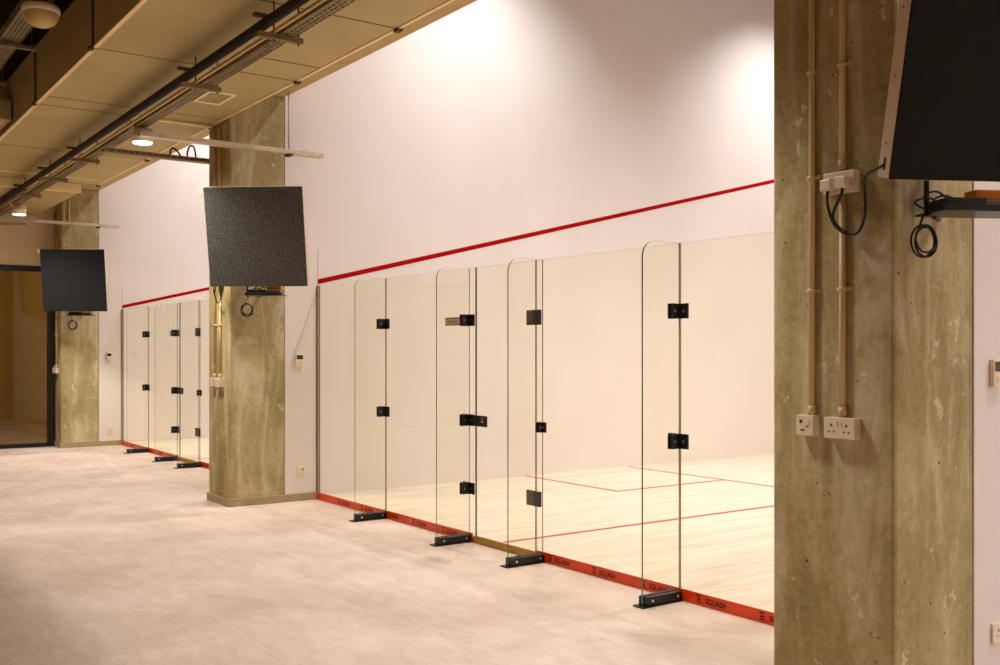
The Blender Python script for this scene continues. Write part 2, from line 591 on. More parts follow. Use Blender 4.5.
def lettering_mesh(parent, x_list, z):
    """printed mark and word on the strip"""
    cu = bpy.data.curves.new('word', 'FONT')
    cu.body = 'SQUASH'
    cu.size = .046
    cu.space_character = 1.08
    cu.offset = .0017
    tmp = bpy.data.objects.new('word', cu)
    COL.objects.link(tmp)
    dg = bpy.context.evaluated_depsgraph_get()
    me = bpy.data.meshes.new_from_object(tmp.evaluated_get(dg))
    bpy.data.objects.remove(tmp)
    mb = MB()
    for x in x_list:
        bm = bmesh.new()
        bm.from_mesh(me)
        R = Matrix.Translation((x + .072, 0, z - .017)) @ Matrix.Rotation(PI / 2, 4, 'X') @ Matrix.Diagonal((.86, 1, 1, 1))
        bmesh.ops.transform(bm, matrix=R, verts=list(bm.verts))
        mb.merge(bm)
        # the printed mark: a winged upper stroke, a lower stroke and a dot
        def stroke(pts, h):
            for (a, b), (c, d) in zip(pts, pts[1:]):
                dx, dz = c - a, d - b
                ln = math.hypot(dx, dz)
                nx, nz = -dz / ln * h, dx / ln * h
                q = [(a + nx, b + nz), (c + nx, d + nz), (c - nx, d - nz), (a - nx, b - nz)]
                vs = [mb.bm.verts.new((x + u, 0, z + v)) for u, v in q]
                mb.bm.faces.new(vs)
        stroke([(.0, .022), (.014, .018), (.028, .020), (.036, .014)], .0042)
        stroke([(.006, -.004), (.02, .002), (.034, -.004)], .005)
        stroke([(.002, -.02), (.014, -.012), (.026, -.02), (.036, -.014)], .0042)
        stroke([(.048, -.019), (.056, -.019)], .004)
    bpy.data.meshes.remove(me)
    return mb.build('lettering', 'lettering', parent, (0, -.0042, 0))

def round_fin_poly(depth, h, r):
    # y from -depth (outer) to 0 (inner), rounded outer top corner
    pts = [(-depth, 0.0), (0, 0.0), (0, h)]
    for k in range(0, 10):
        a = PI / 2 + PI / 2 * k / 9
        pts.append((-depth + r + r * math.cos(a), h - r + r * math.sin(a)))
    return pts

def clamp(x, z, side, fin, label, group, k=1.0):
    """an angle clamp gripping a fin and the wall pane; origin at the joint"""
    t = thing('fin_clamp', (x, -.007, z), label, 'glass clamp', group)
    s = -1 if side == 'left' else 1
    mb = MB()
    h = .046 * (1 + k) / 2
    a, b = (.0075, .082 * k)
    for sg in ((-1, 1) if side == 'both' else (s,)):
        xs = sorted((sg * a, sg * b))
        mb.box(xs[0], xs[1], -.014, -.0005, -h, h, 0, .003)
        ys = (-.082 * k, -.0145)
        xs = sorted((sg * a, sg * (a + .012)))
        mb.box(xs[0], xs[1], ys[0], ys[1], -h, h, 0, .003)
    mb.build('bracket', 'black_metal', t)
    sg = 1 if side != 'left' else -1
    for yy in (-.055 * k,):
        mb = MB()
        xx = sg * (a + .012)
        mb.tube([(xx, yy, 0), (xx + sg * .003, yy, 0)], .008, 12)
        mb.build('bolt', 'grey_box', t)['label'] = 'grey bolt head'
    mb = MB()
    mb.tube([(sg * .05 * k, -.0145, 0), (sg * .05 * k, -.017, 0)], .008, 12)
    mb.build('bolt', 'grey_box', t)['label'] = 'grey bolt head'
    return t

ORD = {'nearer': 'nearer court', 'far': 'far court'}
def glass_front(nm, xo, xend):
    court = ORD[nm]
    g = nm + ' court glass '
    # panes
    spec = [(0.016, 1.431, 'clear glass pane meeting the white side wall, %s' % court),
            (1.437, 2.889, 'clear glass pane between the first two fins from the white side wall, %s' % court),
            (3.674, 5.113, 'clear glass pane on the hinge side of the glass door, %s' % court),
            (5.119, xend - xo - .005, 'clear glass pane beside the last fin, running behind the concrete pillar, %s' % court)]
    for x0, x1, lab in spec:
        w = x1 - x0
        o = pane_mesh('safety_glass_sheet', 0, w, 0, GH, None, (xo + x0, 0, 0.0))
        tag(o, lab, 'glass panel', g + 'panes')
    # door
    d = thing('glass_door', (xo + 2.895, 0, .008), 'clear frameless glass door with black lock and hinges, %s' % court, 'door', None, 'thing')
    w = .773
    pane_mesh('leaf', 0, w, 0, GH - .008, d, (0, 0, 0), 'edge_door')
    lk = MB().box(.004, .165, -.022, -.0065, ZC['middle'] - .052, ZC['middle'] + .034, 0, .003).build('lock', 'black_metal', d)
    lk['label'] = 'black lock case'
    MB().tube([(.115, -.0225, ZC['middle'] - .010), (.115, -.0255, ZC['middle'] - .010)], .011, 16).build('keyhole', 'keyhole', lk)['label'] = 'bright steel keyhole'
    MB().box(.085, .145, -.0235, -.0222, ZC['middle'] + .012, ZC['middle'] + .018).build('indicator', 'strip', lk)['label'] = 'small red indicator'
    for zc in (1.714, .40):
        hg = thing('hinge', (0, 0, 0), None, None)
        hg.parent = d
        del_keys = [k for k in ('category',) if k in hg.keys()]
        MB().box(w - .085, w - .001, -.024, -.0065, zc - .055 - .008, zc + .055 - .008, 0, .003).build('door_plate', 'brass_leaf', hg)['label'] = 'olive metal door plate'
        MB().box(w + .001, w + .078, -.026, -.0065, zc - .055 - .008, zc + .055 - .008, 0, .003).build('wall_plate', 'black_metal', hg)['label'] = 'black wall plate'
    # fins
    fins = [(1.434, 'first', ('upper', 'middle'), 'first glass fin from the white side wall, %s' % court),
            (2.806, 'second', ('upper', 'middle', 'lower'), 'glass fin on the lock side of the glass door, %s' % court),
            (3.757, 'third', ('middle',), 'glass fin on the hinge side of the glass door, %s' % court),
            (5.116, 'fourth', ('upper', 'middle'), 'last glass fin before the concrete pillar, %s' % court)]
    where = {'first': 'on the first fin from the white wall', 'second': 'on the fin at the door lock', 'third': 'on the fin at the door hinges', 'fourth': 'on the last fin before the pillar'}
    for x, which, clamps, lab in fins:
        f = thing('glass_fin', (xo + x, -.007, FL), lab, 'glass fin', g + 'fins')
        h = GH - FL
        mb = MB()
        mb.prism(round_fin_poly(.308, h, .10), 0, -.006, .006, 0, 1)
        for fc in mb.bm.faces:
            if all(v.co.y > -.001 for v in fc.verts):
                fc.material_index = 2
        mb.build('fin_glass', ['fin_glass', 'edge', 'edge_dark'], f)
        mb = MB()
        for sg in (-1, 1):
            xs = sorted((sg * .0065, sg * .038))
            mb.box(xs[0], xs[1], -.305, -.012, .008, .062, 0, .008)
        mb.box(-.045, .045, -.345, -.010, 0, .0085, 0, .002)
        sh = mb.build('shoe', 'black_metal', f)
        sh['label'] = 'black clamping shoe'
        for yy in (-.26, -.05):
            MB().tube([(.038, yy, .036), (.041, yy, .036)], .008, 14).build('bolt', 'keyhole', sh)['label'] = 'bright bolt head'
        for cz in clamps:
            xx = xo + x
            clamp(xx, ZC[cz], 'both' if which != 'third' else 'both', f,
                  '%s black clamp %s, %s' % (cz, where[which], court), g + 'clamps', .6 if which == 'third' else 1.0)
    # the little printed label beside the upper clamp of the door fin
    st = thing('printed_label', (xo + 2.56, -.0065, 1.71), 'small pale printed label on the glass beside the door, %s' % court, 'label', None)
    MB().box(-.112, .112, -.0012, 0, -.034, .034).build('backing', 'sticker', st)
    mb = MB()
    mb.box(-.105, .105, -.0006, 0, .021, .03).box(-.105, .105, -.0006, 0, -.03, -.021)
    x = -.085
    while x < .07:
        wd = random.uniform(.006, .016)
        mb.box(x, x + wd, -.0006, 0, -.011, random.uniform(.006, .012))
        x += wd + random.uniform(.004, .012)
    mb.build('print', 'sticker_ink', st, (0, -.0013, 0))['label'] = 'brown print'
    # printed strip along the foot
    segs = [(0.0, 2.86, 'orange-red printed strip at the foot of the glass left of the door, %s'),
            (3.69, xend - xo - .002, 'orange-red printed strip at the foot of the glass right of the door, %s')]
    per = .477
    for i, (a, b, lab) in enumerate(segs):
        s = thing('kick_strip', (xo + a, -.0075, FL), (lab % court).replace(' left of the door', ' between white wall and door').replace(' right of the door', ' between door and concrete pillar'), 'strip', g + 'strips')
        MB().box(0, b - a, -.004, 0, 0, .072, 0, .0012).build('strip', 'strip', s)
        xs, x = [], 5.262 - per * 20
        while x < b - .26:
            if x > a + .05:
                xs.append(x - a)
            x += per
        lettering_mesh(s, xs, .036)
    th = MB().box(0, .815, -.008, 0, 0, .058, 0, .003).build('door_threshold', 'threshold', None, (xo + 2.872, -.001, FL))
    tag(th, 'olive timber threshold under the glass door, %s' % court, 'threshold')
glass_front('nearer', X2, X1 - PW)
glass_front('far', X3, X2 - PW)

# ------------------------------------------------------------------ things on the piers
def socket(loc, w, twin, label, group, holes=True):
    t = thing('power_socket', loc, label, 'socket', group)
    h = .086
    MB().box(-w / 2, w / 2, -.036, 0, -h / 2, h / 2, 0, .003).build('back_box', 'white_plastic', t)
    fp = MB().box(-w / 2, w / 2, -.045, -.0362, -h / 2, h / 2, 0, .003).build('face_plate', 'white_plastic', t)
    cs = (-.036, .036) if twin else (-.006,)
    mb = MB(); sw = MB()
    if not twin:
        mb.box(-.024, -.012, -.0462, -.0452, .010, .022)
        mb.box(.006, .02, -.0462, -.0452, -.006, -.003).box(-.02, 0, -.0462, -.0452, -.022, -.017)
    for c in (cs if twin else ()):
        mb.box(c - .0035, c + .0035, -.0462, -.0452, .006, .017)
        mb.box(c - .015, c - .008, -.0462, -.0452, -.018, -.012)
        mb.box(c + .008, c + .015, -.0462, -.0452, -.018, -.012)
        q = c + (.026 if c < 0 else -.026) if twin else c + .022
        sw.box(q - .005, q + .005, -.0485, -.0452, .012, .03, 0, .001)
    if holes:
        mb.build('pin_holes', 'black', fp)['label'] = 'dark pin holes'
    if not twin:
        sw.box(.004, .024, -.0475, -.0452, .004, .022, 0, .001)
    sw.build('switch', 'white_plastic', fp)
    return t

def conduit(x, y, spans, saddles, label, group):
    t = thing('conduit', (x, y, spans[0][0]), label, 'conduit', group)
    z0 = spans[0][0]
    r = .0135
    for a, b in spans:
        MB().tube([(0, 0, a - z0), (0, 0, b - z0)], r, 16).build('tube', 'pvc', t)
        MB().tube([(0, 0, a - z0 + .002), (0, 0, a - z0 + .04)], r + .004, 16).build('coupler', 'pvc', t)
    for z in saddles:
        mb = MB()
        mb.tube([(0, 0, z - z0 - .008), (0, 0, z - z0 + .008)], r + .004, 16)
        mb.box(-.034, .034, .006, .0135, z - z0 - .008, z - z0 + .008, 0, .001)
        mb.build('saddle', 'pvc', t)
    return t

def rot_frame(yaw, tilt=0.0):
    """local x = to the viewer's right along the face, local -y = out of the face, z = up along the face"""
    n = Vector((math.cos(yaw), math.sin(yaw), 0))
    w = Vector((-n.y, n.x, 0))
    up = Vector((0, 0, 1)) * math.cos(tilt) + n * math.sin(tilt)
    nn = n * math.cos(tilt) - Vector((0, 0, 1)) * math.sin(tilt)
    m = Matrix.Identity(4)
    for i in range(3):
        m[i][0], m[i][1], m[i][2] = w[i], -nn[i], up[i]
    return m

def display(center, yaw, tilt, face, xf, label):
    m = rot_frame(yaw, tilt)
    m.translation = Vector(center)
    t = thing('led_display', (0, 0, 0), label, 'display', 'tilted displays on the pillars', None, m)
    s = .935 / 2
    hz = MB().box(-s, s, .012, .10, -s, s, 0, .006)
    hz.box(-s + .08, s - .08, .1005, .125, -s + .08, s - .08, 0, .006)
    h = hz.build('housing', 'housing', t)
    mb = MB()
    for z in (-.34, -.1, .14, .38):
        mb.tube([(-s - .0015, .06, z), (-s + .001, .06, z)], .006, 10)
    mb.build('screws', 'grey_box', h)
    MB().box(-s - .0012, -s + .001, .045, .062, -s + .03, -s + .075).build('cable_slot', 'black', h)['label'] = 'dark cable slot'
    # screen: framed louvred face
    MB().box(-s, s, 0, .0118, -s, s, 0, .002).build('screen', face, t)['label'] = 'dark pixel mesh face'
    # bracket back to the pillar face
    inv = m.inverted()
    mb = MB()
    for dz in (-.12, .18):
        a = Vector((.02, .126, dz))
        b = inv @ Vector((xf - .001, -.58, center[2] + dz))
        mb.tube([a, b], .022, 12)
    bw = inv @ Vector((xf + .012, -.58, center[2] + .03))
    arm = mb.build('bracket_arm', 'black_metal', t)
    wr = inv.to_3x3().to_4x4()
    mp = MB().box(-.012, .008, -.06, .06, -.22, .22, 0, .002, Matrix.Translation(bw) @ wr)
    mp.build('wall_plate', 'black_metal', t)
    # top hanger lug
    mb = MB().box(-s - .05, -s - .002, .04, .09, s - .07, s - .005, 0, .003)
    mb.build('hanger_lug', 'housing', t)
    return t

def player_shelf(xf, c, yaw, coil, label_s, label_c, first):
    m = rot_frame(yaw)
    m.translation = Vector((xf + c[0], c[1], c[2]))
    t = thing('media_shelf', (0, 0, 0), label_s, 'shelf', 'player shelves under the displays', None, m)
    mb = MB()
    mb.box(-.15, .205, -.10, .10, -.020, -.012, 0, .002)
    mb.box(-.15, .205, -.108, -.10, -.020, .004, 0, .002)
    mb.box(-.165, -.148, -.004, .012, -.03, .11, 0, .003)
    # arm back to the pier face
    inv = m.inverted()
    a = Vector((-.08, .08, -.014))
    b = inv @ Vector((xf - .002, -.62, c[2] - .014))
    mb.tube([a, b], .012, 8)
    mb.build('tray', 'black_metal', t)
    # the player resting on the shelf is a thing of its own
    m2 = m @ Matrix.Translation((-.02, 0, -.0118))
    b = thing('media_player', (0, 0, 0), label_c[0], 'media player', 'players on the display shelves', None, m2)
    MB().box(-.105, .06, -.085, .07, 0, .046, 0, .005).build('case', 'black', b)
    MB().box(.062, .20, -.07, .06, 0, .040, 0, .004).build('side_unit', 'grey_box', b)['label'] = 'grey side unit'
    MB().box(.055, .20, -.02, .06, .050, .088, 0, .004).build('top_unit', 'orange', b)['label'] = 'orange unit on top'
    wm_ = m2
    mb = MB()
    for k, (xa, hgt) in enumerate(((-.10, .05), (-.06, .075), (-.02, .06))):
        mb.tube(smooth_path([(xa, .072, .02), (xa - .03, .10, hgt), (xa + .03, .10, hgt + .02), (xa + .09, .075, .03)], 6), .0045, 8)
    mb.build('wires', 'cable', b)
    # the coil of spare lead hanging from the shelf
    cy, cz, r = coil
    k = thing('cable_coil', (xf + .045, cy, cz), label_c[1], 'cable', 'coiled leads under the displays')
    mb = MB()
    for q, (rr, dy, dz, dx) in enumerate(((r, 0, 0, 0), (r * .93, .006, -.004, .009), (r * .86, -.004, .008, .017))):
        pts = [(dx + .3 * (dy + rr * math.cos(a)), dy + rr * .95 * math.cos(a), dz + rr * 1.12 * math.sin(a)) for a in [2 * PI * i / 30 for i in range(30)]]
        mb.tube(pts, .0042, 8, closed=True)
    mb.build('loops', 'cable', k)
    top = m @ Vector((-.14, 0, -.022))
    pts = smooth_path([(0, -.02, r * 1.1), (.01, -.005, r * 1.1 + .04), tuple(top - Vector((xf + .045, cy, cz)))], 8)
    MB().tube(pts, .0042, 8).build('tail', 'cable', k)
    MB().tube(smooth_path([(.01, .02, -r * 1.05), (.012, .04, -r * 1.0 + .01), (.012, .06, -r * .7)], 5), .0075, 8).build('tie', 'cable', k)
    return t

def thermostat(xf, y, z, label):
    t = thing('thermostat', (xf, y, z), label, 'thermostat', 'thermostats on the white walls')
    MB().box(0, .022, -.043, .043, -.06, .06, 0, .004).build('case', 'white_plastic', t)
    MB().box(.0222, .0232, -.034, .034, .008, .05).build('display', 'lcd', t)['label'] = 'dark display'
    MB().box(.0222, .0236, -.02, .02, -.04, -.015).build('buttons', 'zinc_pale', t)
def wall_socket(xf, y, z, label):
    t = thing('wall_outlet', (xf, y, z), label, 'socket', 'low outlets on the white walls')
    MB().box(0, .012, -.043, .043, -.043, .043, 0, .003).build('face_plate', 'white_plastic', t)
    mb = MB().box(.0122, .013, -.004, .004, .004, .016).box(.0122, .013, -.016, -.009, -.018, -.011).box(.0122, .013, .009, .016, -.018, -.011)
    mb.build('pin_holes', 'black', t)['label'] = 'dark pin holes'
    MB().box(.0122, .0155, .014, .028, .014, .032, 0, .001).build('switch', 'grey_box', t)

def plug(loc, path, label):
    t = thing('power_plug', loc, label, 'plug', 'plugs in the upper sockets')
    mb = MB().box(-.026, .026, -.038, 0, -.024, .024, 0, .006)
    mb.build('body', 'white_plastic', t)
    l0 = Vector(loc)
    pts = smooth_path([tuple(Vector(p) - l0) for p in path], 8)
    MB().tube(pts, .0058, 10).build('lead', 'cable', t)['label'] = 'black lead'

def pier_kit(xf, name, disp_end, fine=True):
    y = -.926
    yc = y - .0135
    conduit(xf - .381, yc, [(1.203, 3.66)], (1.725, 2.2, 2.645, 3.2), 'cream conduit feeding the single socket, on the %s' % name, 'conduits on the pillars')
    conduit(xf - .231, yc, [(1.203, 2.104), (2.214, 3.66)], (1.725, 2.645, 3.2), 'cream conduit feeding the twin sockets, on the %s' % name, 'conduits on the pillars')
    socket((xf - .395, y - .0005, 1.160), .086, False, 'single white socket at the foot of a conduit, on the %s' % name, 'sockets on the pillars')
    socket((xf - .226, y - .0005, 1.158), .146, True, 'lower twin white socket at the foot of a conduit, on the %s' % name, 'sockets on the pillars')
    socket((xf - .228, y - .0005, 2.159), .146, True, 'upper twin white socket beside the tilted display, on the %s' % name, 'sockets on the pillars')
    yf = y - .0465
    de = disp_end
    main = [(xf - .264, yf - .02, 2.128), (xf - .262, yf - .022, 2.07), (xf - .243, yf - .015, 2.0), (xf - .215, yf - .012, 1.965), (xf - .181, yf - .012, 1.944),
            (xf - .126, yf - .012, 1.945), (xf - .092, yf - .015, 2.011), (xf - .082, yf - .03, 2.10), (xf - .05, yf - .07, 2.152)]
    main.append(de)
    plug((xf - .264, yf - .0005, 2.148), main, 'white plug in the outer half of the upper socket, on the %s' % name)
    second = [(xf - .192, yf - .02, 2.132), (xf - .196, yf - .025, 2.10), (xf - .226, yf - .024, 2.05), (xf - .236, yf - .022, 2.01), (xf - .205, yf - .02, 1.968), (xf - .172, yf - .022, 1.95)]
    plug((xf - .192, yf - .0005, 2.152), second, 'white plug in the inner half of the upper socket, on the %s' % name)

def face_point(center, yaw, tilt, p):
    m = rot_frame(yaw, tilt)
    m.translation = Vector(center)
    return tuple(m @ Vector(p))
R = math.radians
D = [(X1, (7.63, -.785, 2.558), R(-27.8), R(14.8), 'led', 'closest concrete pillar', (.16, -.71, 2.025), (-.81, 1.905, .056)),
     (X2, (.434, -.839, 2.539), R(-38.7), R(12.6), 'led_moire', 'middle concrete pillar', (.28, -.70, 2.020), (-.775, 1.87, .056)),
     (X3, (-6.585, -.892, 2.526), R(-30.9), R(9.4), 'led_plain', 'farthest concrete pillar', (.42, -.74, 2.03), (-.765, 1.87, .066))]
for xf, c, yaw, tilt, face, nm, sh, coil in D:
    de = face_point(c, yaw, tilt, (-.4685, .053, -.42))
    pier_kit(xf, nm, de)
    look = {'led': 'big black tilted display with fine grid, cut off by the picture edge', 'led_moire': 'square dark grey tilted display with mottled face on the middle pillar', 'led_plain': 'plain black tilted display on the farthest pillar by the glazed partition'}[face]
    display(c, yaw, tilt, face, xf, look)
    player_shelf(xf, sh, yaw, coil, 'small black shelf under the display on the %s' % nm,
                 ('black player with orange unit on the shelf at the %s' % nm, 'coiled black lead hanging against the %s' % nm), True)
for xf, nm, dy in ((X1, 'closest', .02), (X2, 'middle', 0), (X3, 'farthest', 0)):
    thermostat(xf, -.206 + dy * .5, 1.376, 'small white thermostat with dark display beside the %s pillar' % nm)
    wall_socket(xf, -.185, .255 if nm != 'farthest' else .19, 'white outlet low on the white wall beside the %s pillar' % nm)

# ------------------------------------------------------------------ duct and services under the corridor ceiling
DZ, DY0, DY1 = 3.71, -2.594, -1.0
duct = thing('air_duct', (3.37, -1.8, DZ), 'broad rectangular metal air duct running under the corridor ceiling', 'duct')
def dl(x0, x1, y0, y1, z0, z1):
    return (x0 - 3.37, x1 - 3.37, y0 + 1.8, y1 + 1.8, z0 - DZ, z1 - DZ)
seams = [-4.79, -2.55, -.38, 1.69, 3.374, 5.7, 8.1, 10.5, 13.2]
for a, b in zip(seams, seams[1:]):
    MB().box(*dl(a + .008, b - .008, DY0, DY1, DZ, DZ + .52)).build('duct_section', 'duct', duct)
    MB().box(*dl(a + .03, b - .06, DY1, DY1 + .028, DZ - .006, DZ + .03), bevel=.002).build('edge_angle', 'duct_edge', duct)['label'] = 'pale edge angle'
    MB().box(*dl(a + .03, b - .03, DY0 - .012, DY0 + .022, DZ - .008, DZ + .004), bevel=.002).build('edge_angle', 'duct_edge', duct)['label'] = 'pale edge angle'
for x in seams[:-1]:
    pale = abs(x + .38) < .1
    fl = MB().box(*dl(x - .0075, x + .0075, DY0 - .014, DY1 + .01, DZ - .0015, DZ + .53)).build('joint_flange', 'seam', duct)
    fl['label'] = 'dark joint flange'
    for ya, yb in ((DY1 + .002, DY1 + .045), (DY0 - .035, DY0)):
        MB().box(*dl(x - .035, x + .025, ya, yb, DZ - .02, DZ + .008), bevel=.003).build('corner_cleat', 'seam', fl)
# lap seams and the thick lapped flange seen on the underside
MB().box(*dl(2.158, 2.172, -1.55, DY1 - .002, DZ - .002, DZ - .0002)).build('lap_seam', 'seam', duct)['label'] = 'thin dark lap seam'
MB().box(*dl(-.037, -.025, DY0 + .03, DY1 - .002, DZ - .002, DZ - .0002)).build('lap_seam', 'seam', duct)['label'] = 'thin dark lap seam'
MB().box(*dl(-.35, -.30, -1.74, DY1 + .012, DZ - .028, DZ - .002), bevel=.004).build('lapped_flange', 'duct_edge', duct)['label'] = 'thick pale lapped flange'
MB().box(*dl(-4.34, -4.30, DY0 + .03, DY1 - .002, DZ - .010, DZ - .0002)).build('lapped_flange', 'duct_edge', duct)['label'] = 'pale lapped flange'
# reduced far section
MB().box(*dl(PX - .0 + .002, -4.81, -2.69, -1.2, 3.60, 4.1)).build('duct_section', 'duct', duct)
mb = MB().box(*dl(-4.87, -4.80, -2.70, -1.19, 3.590, 4.12), bevel=.004)
mb.build('joint_flange', 'duct_edge', duct)['label'] = 'pale joint flange'
# access hatch
hx0, hx1, hy0, hy1 = .56, .985, -1.48, -1.235
hatch = MB().box(*dl(hx0 + .02, hx1 - .02, hy0 + .02, hy1 - .02, DZ - .006, DZ - .0005)).build('access_hatch', 'hatch_panel', duct)
mb = MB()
for q in ((hx0, hx1, hy0, hy0 + .022), (hx0, hx1, hy1 - .022, hy1), (hx0, hx0 + .022, hy0 + .022, hy1 - .022), (hx1 - .022, hx1, hy0 + .022, hy1 - .022)):
    mb.box(*dl(*q, DZ - .012, DZ - .0005))
mb.build('hatch_frame', 'hatch_pale', hatch)['label'] = 'pale hatch frame'
# side branch
bd = thing('branch_duct', (-1.85, -2.9, 3.757), 'small square branch duct leaving the side of the main duct', 'duct')
MB().box(-.38, .38, -.6, .287, 0, .2, 0, .004).build('branch_section', 'duct', bd)
MB().box(-.40, .40, .05, .08, -.015, .215, 0, .003).build('branch_flange', 'duct_edge', bd)

# main cable tray, pipe and black tube hung below the duct
TZ = 3.50
tr = thing('cable_tray', (0, -1.817, TZ), 'long perforated steel cable tray hung beneath the main air duct', 'cable tray')
TX0, TX1 = -7.62, 9.0
MB().box(TX0, TX1, -.052, .052, 0, .002).build('tray_base', 'tray', tr)
for yy in (-.053, .052):
    MB().box(TX0, TX1, yy, yy + .0015, 0, .045).build('side_rail', 'zinc_dark', tr)
tag(MB().tube([(TX0, 0, 0), (TX1, 0, 0)], .013, 12).build('pipe', 'pipe_pale', None, (0, -1.905, 3.515)), 'slim pale pipe running beside the long perforated tray', 'pipe')
tag(MB().tube([(TX0, 0, 0), (TX1, 0, 0)], .034, 14).build('black_tube', 'dark_band', None, (0, -1.968, 3.552)), 'thick black tube running along the underside of the duct', 'pipe')  # black tube drawn as the dark band beside the pale pipe
tag(MB().tube(smooth_path([(x, .012 * math.sin(x * 1.7), .018 + .003 * math.sin(3 * x)) for x in [TX0 + .45 * i for i in range(37)]], 3), .014, 8).build('cable_bundle', 'cable', None, (0, -1.815, 3.5)), 'black cables lying along the long perforated tray', 'cable')
HX = [(3.40, 'first tray hanger from the picture top'), (1.90, 'tray hanger just above the duct access hatch'), (-1.75, 'tray hanger just beyond the lit lamp near the middle pillar'), (-3.2, 'tray hanger midway between the two lit lamps'), (-4.7, 'tray hanger just before the lit lamp by the glazed partition')]
for x, lab in HX:
    h = thing('tray_hanger', (x, -1.85, TZ), 'zinc ' + lab, 'hanger', 'hangers of the long cable tray')
    mb = MB()
    mb.box(-.021, .021, -.17, .14, -.034, -.031).box(-.021, -.018, -.17, .14, -.031, -.002).box(.018, .021, -.17, .14, -.031, -.002)
    mb.build('channel', 'zinc_dark', h)
    for yy in (-.055, .115):
        MB().tube([(0, yy, -.05), (0, yy, .2095)], .006, 8).build('rod', 'seam', h)
    MB().box(-.025, .025, -.19, -.06, .0925, .112, 0, .002).build('pipe_clip', 'seam', h)

def lamp(x, y, z, label, lit=True):
    t = thing('corridor_lamp', (x, y, z), label, 'lamp', 'cylindrical lamps under the tray')
    r = .09
    MB().lathe([(0, .118), (r, .118), (r, .06), (r + .002, .058), (r + .002, .05), (r, .048), (r, .0), (r - .01, 0), (0, .0)]).build('body', 'lamp_body', t)
    MB().lathe([(r - .004, -.0005), (r - .004, -.010), (r - .012, -.014), (0, -.0145)]).build('diffuser', 'lens_on', t)['label'] = 'glowing white diffuser'
    MB().box(-.03, .03, -.05, .02, .1185, z and .122, 0, .001).build('mount', 'lamp_body', t)
    MB().tube(smooth_path([(-.04, -.085, .10), (-.05, -.12, .17), (-.02, -.125, .2), (.03, -.11, .16), (.03, -.085, .09)], 6), .010, 8).build('lead', 'white_plastic', t)
    return t
LAMPS = [(.11, -1.79, 3.372, 'lit white cylindrical lamp under the tray near the middle pillar'),
         (-5.85, -1.77, 3.372, 'lit white cylindrical lamp under the tray near the glazed partition')]
for a in LAMPS:
    lamp(*a)

# cross rails from the tray to the court walls
def cross_rail(x, y0, y1, z, label, mats='zinc_pale', feet=(), slots=True):
    t = thing('strut_rail', (x, y0, z), label, 'rail', 'metal cross rails under the duct')
    l = y1 - y0
    mb = MB()
    mb.box(-.05, .05, 0, l, 0, .003, 0)
    mb.box(-.05, -.047, 0, l, .003, .04).box(.047, .05, 0, l, .003, .04)
    mb.build('channel', mats, t)
    mb = MB()
    k = .06
    while k < l - .06:
        mb.box(-.0505, -.0502, k, k + .03, .012, .026).box(.0502, .0505, k, k + .03, .012, .026)
        k += .06
    if slots:
        mb.build('slots', 'seam', t)['label'] = 'dark slots'
    else:
        MB().box(-.03, .03, l - .42, l + .0, .004, .03, 0, .002).build('inner_strut', 'zinc', t)
    for yy in feet:
        MB().tube([(0, yy - y0, -.012), (0, yy - y0, 4.012 - z)], .007, 8).build('rod', 'zinc', t)
        MB().box(-.05, .05, yy - y0 - .025, yy - y0 + .025, -.02, -.001, 0, .002).build('bracket', 'seam', t)
    return t
cross_rail(.26, -1.86, -.08, 3.392, 'pale zinc cross rail passing in front of the middle pillar', 'zinc_pale', (-.43,), False)
cross_rail(-.72, -1.93, -.62, 3.40, 'dull zinc cross rail behind the middle pillar with two cable loops', 'zinc_dark')
cross_rail(-6.95, -1.40, -.14, 3.40, 'pale zinc cross rail passing in front of the farthest pillar', 'zinc_pale', (-.45,), False)
for y, lab in ((-1.23, 'open black cable loop sticking up from the dull cross rail'), (-1.07, 'tall narrow cable loop beside the open one on the dull cross rail')):
    k = MB()
    tall = y > -1.2
    if tall:
        pts = [(0, -.03, 0), (0, -.035, .08), (0, -.01, .15), (0, .03, .15), (0, .05, .07), (0, .05, 0)]
    else:
        pts = [(0, -.04, 0), (0, -.05, .05), (0, -.03, .11), (0, .02, .09), (0, .07, .02)]
    k.tube(smooth_path(pts, 6), .009, 8)
    tag(k.build('cable_loop', 'cable', None, (-.72, y, 3.404)), lab, 'cable', 'cable loops on the dull cross rail')
br = thing('bent_rail', (-7.3, -1.42, 3.39), 'short perforated rail angling from the far cross rail along the beige wall', 'rail')
MB().box(-.04, .04, -.5, 0, 0, .035, 0, .002, Matrix.Rotation(-.5, 4, 'Z')).build('channel', 'zinc', br)
for dx, nm in ((0, 'outer'), (.0, 'inner')):
    pass
for yy, nm in ((-.89, 'outer'), (-.81, 'inner')):
    t = thing('drop_conduit', (X3 + .016, yy, 3.46), '%s of the two slim cream conduits dropping down the farthest pillar to the rail' % nm, 'conduit', 'drop conduits at the farthest pillar')
    MB().tube([(0, 0, 0), (0, 0, .55)], .012, 12).build('tube', 'pvc', t)
    MB().tube([(0, 0, .28), (0, 0, .295)], .016, 12).build('saddle', 'pvc', t)

